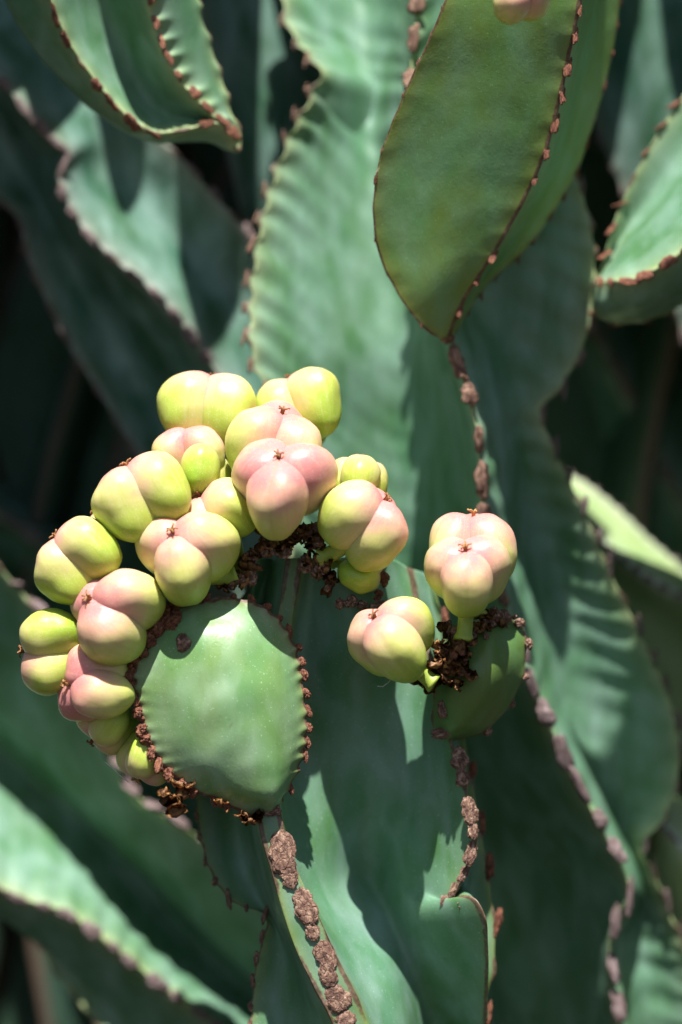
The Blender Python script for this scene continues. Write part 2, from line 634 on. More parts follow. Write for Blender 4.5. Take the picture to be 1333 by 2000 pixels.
# ------------------------------------------------------------------ setting: ground
def ground():
    n = 60
    bm = bmesh.new()
    grid = {}
    for i in range(n + 1):
        for j in range(n + 1):
            x = (i / n - 0.5); y = (j / n - 0.5)
            X = math.copysign(abs(x * 2) ** 2.6, x) * 60
            Y = math.copysign(abs(y * 2) ** 2.6, y) * 60
            z = -0.62 + 0.02 * noise.noise(Vector((X * 3, Y * 3, 0))) + 0.1 * noise.noise(Vector((X * 0.2, Y * 0.2, 3)))
            grid[i, j] = bm.verts.new((X, Y, z))
    for i in range(n):
        for j in range(n):
            bm.faces.new((grid[i, j], grid[i + 1, j], grid[i + 1, j + 1], grid[i, j + 1]))
    me = bpy.data.meshes.new('ground')
    bm.to_mesh(me); bm.free(); set_smooth(me)
    tag(link_mesh('ground', me, M_SOIL), kind='structure')


ground()

# ------------------------------------------------------------------ the stems

# ------------------------------------------------------------------ the thicket behind, and stems added around the view for shade


def W(x, z, d):
    return np.array((x, d, z), float)


def free_stem(label, path, radius, ribs, mat, group, seed, twist=0.0, rows=46):
    """A whole ribbed stem along a path of (x, z, depth) in drawing units about the middle of the view."""
    pts, L = catmull([W(*p) for p in path], rows)
    rs = np.random.RandomState(seed)
    C = ribs * 10
    tan = np.gradient(pts, axis=0)
    tan /= np.linalg.norm(tan, axis=1)[:, None]
    ref = np.array((0.0, 1.0, 0.05)) if abs(tan[:, 1]).mean() < 0.7 else np.array((1.0, 0.0, 0.1))
    n1 = np.cross(tan, ref); n1 /= np.linalg.norm(n1, axis=1)[:, None]
    n2 = np.cross(tan, n1)
    t = np.linspace(0, 1, rows)
    ph0 = rs.uniform(0, 6.28)
    seg = L / rs.uniform(900, 1400)
    prof = 0.86 + 0.14 * np.abs(np.sin(np.pi * (seg * t + rs.rand()))) ** 0.5
    prof *= np.clip(np.minimum((1 - t) / 0.06, 1.0), 0, 1) ** 0.5 + 0.02
    teeth = 0.5 + 0.5 * np.cos(2 * np.pi * t * L / 66)
    th = np.linspace(0, 2 * np.pi, C, endpoint=False)
    G = np.zeros((rows, C, 3)); rim = np.zeros((rows, C))
    for r in range(rows):
        a = th + ph0 + twist * t[r]
        x = np.abs((th * ribs / (2 * np.pi)) % 1 - 0.5) * 2          # 1 on a crest
        rr = radius * prof[r] * (0.36 + 0.64 * x ** 1.8) + 7 * teeth[r] * x ** 8
        G[r] = pts[r] + np.outer(np.cos(a) * rr, n1[r]) + np.outer(np.sin(a) * rr, n2[r])
        rim[r] = x ** 10
    base = pts[0] * S
    root = empty('succulent_stem', Vector(base), label, 'succulent stem', group)
    verts = (G.reshape(-1, 3) * S - base).tolist()
    faces = [(r * C + k, r * C + (k + 1) % C, (r + 1) * C + (k + 1) % C, (r + 1) * C + k) for r in range(rows - 1) for k in range(C)]
    faces += [tuple(range(C))[::-1], tuple((rows - 1) * C + k for k in range(C))]
    me = bpy.data.meshes.new('body')
    me.from_pydata(verts, [], faces); me.update(); set_smooth(me)
    float_attr(me, 'rim', rim.reshape(-1))
    float_attr(me, 'tooth', rim.reshape(-1) * 0.6)
    bm = bmesh.new(); bm.from_mesh(me); bmesh.ops.recalc_face_normals(bm, faces=bm.faces); bm.to_mesh(me); bm.free()
    link_mesh('body', me, mat, root)
    return root


rt = random.Random(21)
DIM = 'dim stems deep in the thicket'
k = 0
for row_d, count, half in ((1500, 9, 1500), (2150, 11, 2000)):
    for j in range(count):
        x = -half + 2 * half * (j + rt.uniform(-0.25, 0.25) + 0.5) / count
        d = row_d + rt.uniform(-200, 200)
        lean = rt.uniform(-0.55, 0.35)
        zt = rt.uniform(1900, 2600) + row_d * 0.12
        path = [(x - lean * -2600 * 0.5, -6000, d + 500), (x - lean * -1300 * 0.7, -2400, d + 150), (x, -300, d), (x + lean * 1300, 1100, d - 60), (x + lean * 2000, zt, d - 250)]
        free_stem({(0, 2): 'dark stem filling the deep gap to the left of the fruit cluster', (0, 6): 'dark stem filling the deep gap under the bright right-hand branch'}.get((int(row_d > 1600), j), 'dark out-of-focus succulent stem deep in the shade behind the others'), path, rt.uniform(190, 290) * (1 + row_d / 9000), rt.choice((4, 5, 5)), M_SHADE_DARK, DIM, 100 + k, rt.uniform(-0.6, 0.6))
        k += 1

# unseen stems added at both sides to cut the sky light
for x, d, lean in [(-1250, 300, -0.1), (-1500, -250, -0.2), (-1750, 600, 0.1), (-2050, -50, -0.15), (-2300, -700, -0.2), (1300, 200, 0.12), (1550, -350, 0.2), (1750, 500, -0.1), (2100, -100, 0.15), (2350, -750, 0.2)]:
    path = [(x * 1.1, -6000, d + 500), (x * 1.03, -2400, d + 150), (x, -300, d), (x + lean * 1300, 1100, d - 60), (x + lean * 2600, 2700 + rt.uniform(-200, 300), d - 120)]
    free_stem('tall green succulent stem added beyond the side of the view to block sky light', path, rt.uniform(170, 230), 5, M_STEM, 'stems added beyond the sides of the view to block sky light', 200 + k, rt.uniform(-0.4, 0.4))
    k += 1

# branches added above the view, each ending where its shade is wanted
OVER_SHADERS = 'stems added over the top of the view to block the sun'
for x, d_end, rad, z in [(-1750, 200, 240, 1700), (-1380, 240, 230, 1800), (-1020, 300, 220, 1650), (-720, 190, 210, 1750), (-605, 200, 128, 1650), (-440, 250, 145, 1650), (-262, 20, 112, 1650), (-60, 420, 190, 1800), (240, 380, 200, 1700), (560, 400, 210, 1650), (860, 250, 220, 1800), (1180, 260, 220, 1700), (1500, 220, 230, 1750), (1850, 220, 240, 1750)]:
    path = [(x * 1.05 + 80, -6000, 2900), (x * 1.05 + 40, -800, 2500), (x * 1.03, 900, 2100), (x, z - 60, 1300), (x - 20, z, d_end + 300), (x - 30, z + 30, d_end)]
    free_stem('dark green succulent stem added above the top edge of the view to block the sun', path, rad, 5, M_STEM, OVER_SHADERS, 300 + k, rt.uniform(-0.5, 0.5))
    k += 1
free_stem('dark green succulent stem added above the top edge of the view to block the sun', [(2300, -6000, 400), (2150, -1000, 100), (1900, 900, -300), (1400, 1450, -420), (900, 1520, -330), (480, 1500, -310)], 135, 5, M_STEM, OVER_SHADERS, 400, 0.3)  # branch added from the right to shade the column's lower right face

# broad column behind the fruits, three crests in view
stem('broad pale green stem with a rippled sunlit face rising behind the fruit cluster', [
    C_([(515, -160, 676), (545, 0, 598), (562, 60, 574), (598, 108, 552), (622, 138, 540), (606, 180, 530), (562, 262, 510), (524, 360, 487), (494, 480, 458), (483, 600, 434), (486, 690, 417), (506, 745, 420), (540, 820, 430), (560, 900, 440), (560, 1100, 460), (570, 1400, 480), (600, 1800, 500), (620, 2200, 520)],
       sp=62, amp=19, wave=7.0, skew=-0.0075, reach=150, sw=11, sh=20, mat=M_SCAR, side=1),
    S_([(700, -160, 796), (704, 0, 748), (714, 120, 709), (724, 250, 668), (746, 400, 632), (760, 560, 604), (757, 700, 580), (748, 850, 600), (745, 1000, 610), (765, 1300, 650), (830, 1700, 820), (900, 2200, 1020)]),
    S_([(790, -160, 636), (790, 0, 588), (790, 150, 532), (800, 300, 419), (825, 480, 406), (850, 640, 394), (872, 740, 395), (890, 830, 400), (900, 920, 400), (905, 1010, 405), (930, 1120, 420), (965, 1230, 440), (1000, 1345, 430), (1040, 1430, 432), (1092, 1535, 445), (1150, 1640, 475), (1176, 1740, 520), (1140, 1900, 620), (1140, 2200, 740)]),
    C_([(815, -160, 362), (812, 30, 338), (802, 150, 320), (812, 300, 299), (836, 480, 276), (868, 640, 254), (905, 740, 250), (930, 830, 255), (940, 920, 265), (945, 1010, 280), (968, 1120, 310), (1003, 1230, 340), (1040, 1345, 370), (1078, 1430, 390), (1130, 1535, 410), (1190, 1640, 430), (1232, 1740, 450), (1198, 1805, 470), (1196, 1900, 480), (1208, 2000, 490), (1212, 2200, 500)],
       sp=84, amp=11, wave=4, skew=0.004, reach=120, sw=18, sh=34, mat=M_SCAR, side=1, face=(0, -0.6, 0), sd=8, gap=0.0, cork=15, mat2=M_SCAR_GREY),
    S_([(900, -160, 492), (900, 0, 470), (905, 150, 460), (915, 300, 449), (930, 480, 446), (960, 620, 446), (990, 740, 450), (1010, 850, 470), (1030, 950, 500), (1050, 1050, 540), (1090, 1200, 580), (1140, 1400, 620), (1210, 1600, 650), (1262, 1740, 680), (1240, 1850, 690), (1270, 1950, 700), (1310, 2200, 720)]),
    C_([(1080, -160, 520), (1100, 150, 500), (1128, 330, 480), (1160, 430, 470), (1167, 540, 470), (1150, 660, 470), (1100, 760, 470), (1060, 800, 480), (1080, 860, 480), (1105, 910, 490), (1160, 1030, 510), (1212, 1150, 530), (1282, 1290, 550), (1322, 1390, 570), (1333, 1500, 590), (1302, 1600, 600), (1262, 1650, 620), (1300, 1750, 640), (1360, 1900, 660), (1400, 2200, 680)],
       sp=72, amp=11, wave=4.5, skew=0.006, reach=150, sw=13, sh=28, mat=M_SCAR_GREY, side=-1),
], M_BLOOM, rows=260, back=300, lumps=6, seed=1)

# left stem with the sunlit patch
stem('dark diagonal stem with a bright sunlit patch between two pale purple crests', [
    C_([(-330, 120, 850), (-160, 250, 830), (-60, 350, 820), (35, 430, 810), (48, 490, 800), (80, 570, 800), (135, 680, 800), (205, 790, 800), (260, 880, 800), (330, 990, 800), (470, 1200, 800), (650, 1500, 800)], sp=70, amp=6, sw=9, sh=22, mat=M_SCAR_GREY),
    S_([(-220, 40, 900), (-60, 170, 890), (30, 290, 880), (90, 400, 870), (130, 480, 860), (190, 580, 860), (250, 680, 860), (310, 770, 860), (380, 880, 860), (560, 1150, 860), (720, 1450, 860)]),
    C_([(-150, 20, 650), (0, 158, 640), (60, 228, 630), (105, 275, 625), (134, 300, 630), (116, 345, 625), (150, 430, 625), (215, 500, 625), (300, 570, 630), (362, 640, 640), (432, 740, 650), (520, 880, 660), (640, 1080, 680), (780, 1400, 700)], sp=58, amp=8, sw=12, sh=24, mat=M_SCAR_GREY, face=(-0.3, -0.3, 0)),
    S_([(-40, -60, 770), (90, 60, 760), (170, 170, 750), (215, 260, 745), (225, 330, 742), (290, 410, 742), (370, 490, 745), (440, 570, 750), (500, 650, 760), (560, 760, 780), (700, 980, 850), (880, 1350, 860)]),
    C_([(60, -160, 730), (190, 40, 720), (262, 180, 715), (300, 255, 715), (318, 272, 715), (352, 302, 712), (400, 355, 710), (450, 410, 710), (492, 458, 710), (560, 550, 720), (640, 680, 730), (760, 900, 760), (960, 1300, 800)], sp=60, amp=7, sw=11, sh=24, mat=M_SCAR_GREY, face=(-0.2, -0.4, 0)),
], M_BLUE, rows=170, back=420, lumps=9, seed=2)

# upper left branch with the looped crest
stem('curled green branch with red-brown scabs along its looped crest, above the sunlit patch', [
    S_([(-60, -160, 230), (10, 0, 270), (80, 115, 300), (165, 205, 325), (235, 252, 335), (300, 280, 340), (370, 275, 345), (415, 278, 350), (440, 292, 347), (461, 298, 346)]),
    C_([(40, -160, 90), (98, 0, 170), (122, 60, 198), (152, 112, 220), (218, 198, 250), (262, 240, 265), (300, 260, 275), (360, 254, 285), (425, 240, 290), (452, 258, 315), (463, 293, 340)], sp=52, amp=7, sw=12, sh=20, mat=M_SCAR_RED, face=(-0.3, -0.5, -0.3)),
    S_([(165, -160, 260), (195, 0, 320), (225, 70, 345), (262, 150, 365), (300, 205, 365), (335, 228, 355), (370, 232, 345), (420, 238, 338), (446, 262, 340), (462, 292, 345)]),
    C_([(265, -160, 110), (292, 0, 190), (312, 80, 225), (346, 148, 255), (385, 190, 275), (415, 222, 288), (440, 240, 300), (458, 262, 320), (464, 294, 345)], sp=44, amp=13, sw=10, sh=15, mat=M_SCAR_RED, face=(-0.4, -0.4, 0)),
    S_([(360, -160, 210), (375, 0, 265), (400, 90, 295), (425, 170, 315), (442, 215, 325), (456, 245, 335), (464, 272, 343), (466, 296, 348)]),
    C_([(375, -160, 260), (390, 0, 305), (416, 90, 330), (442, 170, 340), (454, 215, 345), (468, 245, 348), (476, 275, 350), (468, 298, 350)], sp=60, amp=8),
], M_BLOOM, rows=130, back=90, lumps=6, seed=3)

# dark stem behind the top
stem('wide dark green stem in shadow between the looped branch and the rippled stem', [
    C_([(340, -260, 900), (380, 0, 900), (430, 250, 910), (470, 420, 920), (560, 700, 940), (640, 1000, 960)], sp=70, amp=6),
    S_([(470, -260, 820), (500, 0, 820), (530, 250, 820), (570, 450, 830), (650, 720, 850), (720, 1000, 870)]),
    C_([(640, -260, 900), (650, 0, 900), (660, 250, 910), (690, 420, 920), (760, 700, 940), (820, 1000, 960)], sp=70, amp=6),
], M_BLUE, rows=80, seed=4)

# upper right branch growing out of the column's middle crest
stem('olive green branch with two scabbed crests hanging over from the upper right', [
    C_([(855, 658, 215), (836, 648, 190), (800, 610, 166), (768, 560, 152), (737, 490, 134), (727, 400, 106), (736, 320, 78), (753, 265, 59), (800, 155, 23), (848, 50, -14), (880, -30, -32), (930, -170, -59)], sp=64, amp=1.5, sw=4, sh=9, corkall=1, cork=5, gap=0.3, mat=M_SCAR_RED),
    S_([(866, 660, 208), (850, 570, 153), (872, 470, 123), (905, 350, 88), (935, 260, 60), (975, 150, 28), (1020, 0, -14), (1070, -170, -39)]),
    C_([(878, 654, 211), (905, 592, 186), (938, 540, 168), (1000, 440, 135), (1055, 330, 104), (1086, 235, 76), (1110, 130, 44), (1132, 20, 6), (1155, -170, -29)], sp=60, amp=1.8, sw=9, sh=20, sd=3, corkall=1, cork=8, gap=0.2, mat=M_SCAR_RED, face=(0.2, -0.5, 0)),
    S_([(886, 654, 224), (938, 560, 272), (1010, 470, 305), (1070, 370, 308), (1110, 270, 300), (1150, 130, 284), (1175, 0, 266), (1195, -170, 241)]),
    C_([(890, 652, 232), (952, 560, 312), (1050, 462, 356), (1130, 330, 369), (1165, 230, 361), (1192, 130, 354), (1214, 0, 336), (1235, -170, 321)], sp=60, amp=4, sw=7, sh=15, gap=0.25, mat=M_SCAR_RED, face=(0.4, -0.3, 0)),
], M_OLIVE, rows=150, back=190, lumps=3, seed=5, closed_rows=True)

# right edge branch
stem('short bright branch with a sunlit upper face coming in beside the column at the right', [
    C_([(1158, 548, 400), (1172, 525, 400), (1192, 455, 410), (1212, 398, 420), (1256, 305, 430), (1292, 242, 440), (1335, 180, 450), (1440, 40, 460), (1560, -160, 470)], sp=58, amp=7, sw=9, sh=17, mat=M_SCAR_RED, face=(-0.6, -0.3, 0.3)),
    S_([(1162, 548, 400), (1190, 508, 420), (1235, 440, 440), (1290, 370, 440), (1345, 300, 440), (1450, 170, 450), (1600, -20, 460)]),
    C_([(1160, 553, 390), (1200, 549, 290), (1245, 544, 250), (1292, 520, 230), (1340, 488, 220), (1450, 400, 210), (1620, 240, 200)], sp=48, amp=6, sw=10, sh=17, mat=M_SCAR_RED, face=(0, -0.4, 0.6)),
    S_([(1158, 562, 400), (1180, 600, 340), (1240, 600, 310), (1290, 580, 300), (1345, 550, 290), (1470, 470, 280), (1640, 310, 270)]),
    C_([(1154, 560, 410), (1160, 615, 420), (1200, 636, 430), (1260, 628, 430), (1340, 595, 440), (1480, 520, 450), (1660, 360, 460)], sp=58, amp=5, sw=8, sh=15, mat=M_SCAR_RED),
], M_BLOOM, rows=110, back=150, lumps=5, seed=6, closed_rows=True)

# pale yellow-green rib at the right
stem('yellow-green sunlit rib with white edges slanting down beside the column', [
    C_([(1040, 880, 1020), (1096, 914, 1010), (1150, 948, 1010), (1200, 988, 1010), (1270, 1052, 1015), (1335, 1110, 1020), (1440, 1205, 1030), (1640, 1390, 1050)], sp=34, amp=7, sw=8, sh=12, mat=M_SCAR_GREY),
    S_([(1050, 900, 950), (1110, 950, 930), (1170, 1000, 920), (1220, 1048, 920), (1280, 1098, 925), (1340, 1142, 930), (1450, 1225, 940), (1650, 1420, 960)]),
    C_([(1040, 890, 880), (1100, 930, 860), (1128, 985, 840), (1165, 1040, 830), (1215, 1090, 830), (1265, 1128, 835), (1340, 1168, 840), (1460, 1240, 850), (1660, 1440, 870)], sp=36, amp=7, sw=9, sh=13, mat=M_SCAR_GREY),
    S_([(1030, 960, 960), (1100, 1020, 940), (1140, 1090, 930), (1200, 1160, 930), (1260, 1210, 930), (1340, 1270, 940), (1460, 1370, 950), (1660, 1560, 970)]),
    C_([(1020, 1060, 1000), (1090, 1150, 990), (1150, 1240, 980), (1220, 1330, 980), (1300, 1420, 990), (1380, 1500, 1000), (1500, 1600, 1010), (1680, 1740, 1030)], sp=60, amp=6),
], M_YELLOW, rows=110, back=260, lumps=5, seed=7)

# deep right stems
stem('dark stem with a thin grey-purple crest deep in the gap at the right edge', [
    S_([(1020, 560, 1500), (1090, 700, 1500), (1150, 850, 1500), (1220, 1000, 1500), (1300, 1150, 1500), (1440, 1400, 1500)]),
    C_([(1120, 560, 1330), (1172, 665, 1330), (1222, 760, 1330), (1272, 862, 1330), (1338, 1000, 1330), (1480, 1280, 1330)], sp=70, amp=6, sw=12, sh=34, mat=M_SCAR_GREY),
    S_([(1230, 520, 1500), (1300, 640, 1500), (1370, 760, 1500), (1430, 880, 1500), (1500, 1010, 1500), (1640, 1260, 1500)]),
], M_BLUE, rows=80, back=300, seed=8)

stem('dark teal stem filling the corner behind the bright right-hand branch', [
    C_([(1040, -260, 900), (1090, 0, 900), (1150, 220, 900), (1200, 345, 900), (1270, 500, 900), (1360, 720, 910)], sp=70, amp=7, sw=11, sh=26, mat=M_SCAR_GREY),
    S_([(1200, -260, 820), (1250, 0, 830), (1310, 200, 840), (1370, 340, 850), (1450, 500, 860), (1560, 720, 870)]),
    C_([(1400, -260, 900), (1450, 0, 900), (1500, 200, 900), (1560, 340, 900), (1650, 500, 900), (1760, 720, 910)], sp=70, amp=7),
], M_BLUE, rows=90, seed=9)

# lower left stem
stem('large dark stem with a sunlit stripe and purple-beaded crest in the lower left', [
    C_([(-260, 800, 660), (-80, 1010, 660), (0, 1102, 660), (70, 1186, 660), (150, 1330, 660), (212, 1460, 660), (266, 1548, 660), (326, 1592, 660), (390, 1632, 670), (470, 1700, 680), (600, 1840, 700), (800, 2100, 720)], sp=62, amp=7, sw=12, sh=26, mat=M_SCAR_GREY, face=(0, -0.5, 0.2)),
    S_([(-330, 1080, 840), (-180, 1240, 840), (-60, 1340, 835), (40, 1430, 835), (140, 1540, 830), (230, 1640, 830), (310, 1720, 830), (400, 1800, 830), (540, 1930, 840), (720, 2140, 850)]),
    S_([(-360, 1250, 940), (-190, 1400, 930), (-70, 1440, 925), (40, 1525, 920), (150, 1612, 920), (250, 1705, 920), (335, 1795, 920), (430, 1900, 920), (580, 2020, 930), (740, 2200, 940)]),
    C_([(-360, 1500, 700), (-180, 1640, 700), (-60, 1705, 700), (0, 1738, 700), (60, 1762, 700), (122, 1780, 700), (205, 1836, 700), (302, 1914, 700), (440, 2012, 700), (640, 2160, 700)], sp=58, amp=8, sw=15, sh=22, mat=M_SCAR_GREY, face=(0, -0.4, 0.3), wave=5, reach=120, side=-1),
    S_([(-330, 1600, 780), (-160, 1720, 780), (-40, 1770, 780), (30, 1815, 780), (90, 1860, 790), (160, 1920, 790), (250, 2000, 800), (380, 2120, 800), (560, 2260, 810)]),
    C_([(-300, 1660, 780), (-130, 1750, 780), (0, 1775, 780), (62, 1800, 780), (102, 1892, 780), (182, 1996, 780), (290, 2120, 790), (450, 2280, 800)], sp=70, amp=6),
], M_BLOOM, rows=150, back=330, lumps=8, seed=10)

stem('thin pale crest of a far stem in the dark gap at the left edge', [
    S_([(-300, 960, 1500), (-100, 1080, 1500), (20, 1150, 1500), (120, 1230, 1500), (260, 1350, 1500)]),
    C_([(-200, 880, 1250), (-60, 962, 1250), (0, 1004, 1250), (52, 1040, 1250), (112, 1090, 1250), (260, 1220, 1250)], sp=60, amp=7, sw=14, sh=30, mat=M_SCAR_GREY),
    S_([(-150, 840, 1450), (-20, 930, 1450), (60, 985, 1450), (140, 1050, 1450), (300, 1200, 1450)]),
], M_BLUE, rows=60, back=250, seed=11)

# lower right stems
stem('yellowish stem with a pale blurred crest at the right edge below the column', [
    S_([(1230, 1560, 760), (1250, 1640, 760), (1240, 1720, 760), (1260, 1820, 770), (1320, 1960, 780), (1420, 2160, 800)]),
    C_([(1240, 1570, 640), (1285, 1606, 640), (1335, 1658, 640), (1400, 1730, 640), (1470, 1850, 650), (1560, 2050, 660)], sp=54, amp=7, sw=10, sh=18, mat=M_SCAR_GREY, face=(0, -0.4, 0.3)),
    S_([(1290, 1520, 760), (1350, 1570, 760), (1420, 1640, 760), (1500, 1740, 760), (1580, 1860, 770), (1660, 2050, 780)]),
], M_YELLOW, rows=70, back=240, seed=12)

# the main stem in focus, under the fruits
stem('sharp green main stem under the fruit cluster with large brown scabs down its front crest', [
    C_([(505, 1090, 190), (440, 1250, 200), (398, 1400, 200), (380, 1560, 170), (390, 1640, 160), (408, 1700, 155), (452, 1762, 150), (519, 1788, 140), (512, 1830, 135), (496, 1890, 130), (487, 2000, 125), (480, 2180, 120)], sp=44, amp=5, sw=8, sh=17, mat=M_SCAR, res='hi', sd=5, corkall=1, cork=4, gap=0.25),
    S_([(530, 1090, 230), (490, 1300, 250), (470, 1480, 220), (470, 1600, 190), (490, 1700, 170), (530, 1790, 150), (560, 1860, 130), (580, 2000, 115), (590, 2180, 105)]),
    C_([(560, 1090, 80), (530, 1300, 60), (512, 1480, 0), (503, 1590, -25), (534, 1710, -35), (576, 1850, -45), (612, 1925, -50), (646, 1990, -55), (700, 2180, -60)], sp=300, amp=0),
    C_([(590, 1090, 80), (560, 1300, 60), (545, 1480, 0), (546, 1575, -25), (582, 1700, -35), (624, 1788, -45), (664, 1880, -50), (708, 1975, -55), (780, 2180, -60)], sp=300, amp=0),
    S_([(615, 1090, 110), (592, 1300, 120), (572, 1480, 140), (575, 1600, 100), (601, 1728, 60), (650, 1815, 40), (692, 1895, 30), (742, 1985, 20), (820, 2180, 10)]),
    S_([(690, 1090, 40), (695, 1250, 75), (700, 1400, 130), (705, 1520, 172), (710, 1620, 208), (716, 1715, 238), (738, 1790, 190), (764, 1880, 130), (790, 1985, 95), (830, 2180, 80)]),
    S_([(760, 1090, 140), (790, 1300, 150), (800, 1480, 145), (805, 1600, 150), (800, 1728, 160), (812, 1780, 130), (830, 1895, 185), (850, 1985, 245), (880, 2180, 370)]),
    C_([(800, 1110, 210), (845, 1290, 130), (878, 1430, 75), (902, 1500, 60), (922, 1580, 55), (934, 1645, 55), (918, 1700, 65), (889, 1748, 80), (879, 1772, 85), (900, 1752, 50), (930, 1757, 15), (948, 1790, 8), (955, 1850, 40), (952, 2000, 150), (948, 2180, 290)], sp=120, amp=0, corkall=1, cork=13),
    S_([(830, 1120, 250), (865, 1300, 240), (890, 1430, 230), (905, 1500, 225), (915, 1580, 220), (925, 1650, 215), (922, 1700, 215), (915, 1745, 215), (920, 1780, 210), (935, 1830, 200), (945, 1880, 200), (948, 1940, 200), (945, 2180, 190)]),
    C_([(850, 1130, 240), (885, 1300, 235), (908, 1430, 230), (920, 1500, 228), (934, 1580, 225), (948, 1660, 222), (962, 1740, 220), (971, 1820, 218), (967, 1890, 218), (955, 1950, 218), (948, 2180, 215)], sp=96, amp=8, sw=10, sh=26, mat=M_SCAR_RED, res='hi', sd=9),
], M_STEM, rows=240, back=330, rim_w=16, lumps=4, seed=14)
MAIN = bpy.data.objects[[o.name for o in bpy.data.objects if o.get('label', '').startswith('sharp green main stem')][0]]

# large corky scars on the front crest and the right crest, each a part
for px, py, d, w, h, ang in [(553, 1668, -38, 26, 44, 8), (566, 1712, -40, 17, 22, 10), (597, 1772, -46, 22, 36, 18), (610, 1815, -47, 14, 22, 18), (637, 1868, -50, 20, 32, 20), (641, 1905, -52, 18, 22, 20), (660, 1950, -54, 25, 26, 25), (676, 1992, -56, 21, 18, 28), (527, 1582, -30, 22, 12, 0)]:
    a = math.radians(ang)
    put_scar(MAIN, P(px, py, d), Vector((-0.05, -1, 0.1)), Vector((math.sin(a), 0, -math.cos(a))), w, h, 4.5, M_SCAR, 'hi', 'corky_scar')
for px, py, d, w, h, ang in [(898, 1482, 62, 19, 21, 8), (904, 1520, 58, 15, 18, 8), (918, 1584, 54, 17, 27, 8), (924, 1622, 54, 12, 18, 4), (920, 1667, 60, 13, 26, -18), (905, 1708, 70, 9, 20, -35), (887, 1738, 82, 9, 19, -35), (876, 1762, 84, 19, 13, -20), (908, 1765, 52, 15, 13, 20)]:
    a = math.radians(ang)
    put_scar(MAIN, P(px, py, d), Vector((0.35, -1, 0.1)), Vector((math.sin(a), 0, -math.cos(a))), w, h, 4.5, M_SCAR, 'hi', 'corky_scar')

# round branch segment with the scabbed rim
DISC, dG, dinfo = stem('round glossy green pad with a brown scabbed rim in front of the fruit cluster', [
    C_([(524, 1594, -8), (480, 1594, -23), (432, 1566, -31), (372, 1545, -40), (322, 1508, -43), (284, 1450, -41), (262, 1375, -37), (256, 1310, -31), (274, 1258, -22), (298, 1222, -15), (334, 1194, -12), (376, 1175, -10), (424, 1166, -8)], sp=27, amp=8, sw=14, sh=17, corkall=1, cork=12, wave=0.7, reach=26, gap=0.03, mat=M_SCAR_RED, res='hi', sd=8, out=None or (-0.6, -0.3, 0.1), pin=True),
    S_([(528, 1588, -30), (488, 1562, -66), (446, 1516, -83), (408, 1462, -92), (384, 1400, -95), (370, 1340, -91), (368, 1288, -81), (374, 1238, -63), (388, 1202, -38), (418, 1171, -8)]),
    S_([(530, 1588, -30), (540, 1557, -66), (538, 1512, -83), (526, 1460, -92), (514, 1400, -95), (502, 1340, -92), (488, 1290, -81), (472, 1238, -64), (456, 1202, -39), (432, 1171, -8)]),
    C_([(534, 1592, -8), (560, 1550, -10), (584, 1500, -10), (598, 1445, -9), (603, 1380, -5), (592, 1310, -1), (576, 1258, 0), (550, 1212, 0), (514, 1183, -2), (472, 1169, -5), (430, 1165, -7)], sp=31, amp=7, sw=8, sh=12, corkall=1, cork=8, wave=0.7, reach=26, gap=0.12, mat=M_SCAR_RED, res='hi', sd=7, out=(0.7, -0.2, 0.2)),
], M_FRESH, rows=150, back=150, rim_w=15, lumps=9, seed=15, closed_rows=True)

# small branch segment at the right
SMALL, sG, sinfo = stem('small olive green stub with dark scabs under the right pair of fruits', [
    C_([(866, 1447, 100), (846, 1425, 85), (843, 1385, 70), (850, 1335, 60), (862, 1285, 60), (885, 1235, 70), (925, 1204, 95)], sp=60, amp=3, sw=0),
    S_([(872, 1447, 85), (878, 1420, 40), (885, 1380, 17), (895, 1330, 7), (908, 1280, 13), (922, 1235, 43), (935, 1204, 93)]),
    S_([(880, 1446, 85), (915, 1415, 35), (945, 1370, 10), (962, 1320, 0), (968, 1270, 9), (962, 1230, 43), (945, 1203, 91)]),
    C_([(890, 1446, 100), (945, 1430, 100), (992, 1385, 103), (1020, 1330, 105), (1029, 1275, 107), (1022, 1225, 109), (990, 1203, 107)], sp=62, amp=5, sw=8, sh=10, mat=M_SCAR, res='hi', sd=9, out=(0.8, -0.2, 0.1)),
], M_STUB, rows=90, back=160, rim_w=10, lumps=4, seed=16, closed_rows=True)
for px, py, d, w, h in [(865, 1386, 36, 11, 17), (862, 1432, 60, 22, 11), (1034, 1258, 98, 8, 11), (1015, 1217, 95, 12, 9), (950, 1245, 22, 6, 9), (985, 1208, 90, 16, 10)]:
    put_scar(SMALL, P(px, py, d), Vector((0, -1, 0.15)), Vector((0.1, 0, -1)), w, h, 8, M_SCAR, 'hi', 'corky_scar')

# ------------------------------------------------------------------ fruits


def frame_of(axis, roll):
    a = Vector((axis[0], -axis[2], axis[1])).normalized()     # given as right, up, towards the camera
    up = Vector((0, 0, 1)) if abs(a.z) < 0.92 else Vector((0, -1, 0))
    r = (up - a * up.dot(a)).normalized()
    r = Matrix.Rotation(math.radians(roll), 3, a) @ r
    return r, a.cross(r), a


def tube_mesh(name, pts, rad, seg=10):
    bm = bmesh.new()
    rings = []
    n = len(pts)
    for i in range(n):
        tan = (pts[min(i + 1, n - 1)] - pts[max(i - 1, 0)]).normalized()
        q = tan.to_track_quat('Z', 'Y')
        ring = []
        for k in range(seg):
            a = 2 * math.pi * k / seg
            ring.append(bm.verts.new(pts[i] + q @ Vector((math.cos(a) * rad[i], math.sin(a) * rad[i], 0))))
        rings.append(ring)
    for i in range(n - 1):
        for k in range(seg):
            bm.faces.new((rings[i][k], rings[i][(k + 1) % seg], rings[i + 1][(k + 1) % seg], rings[i + 1][k]))
    bm.faces.new(rings[0][::-1]); bm.faces.new(rings[-1])
    return bm


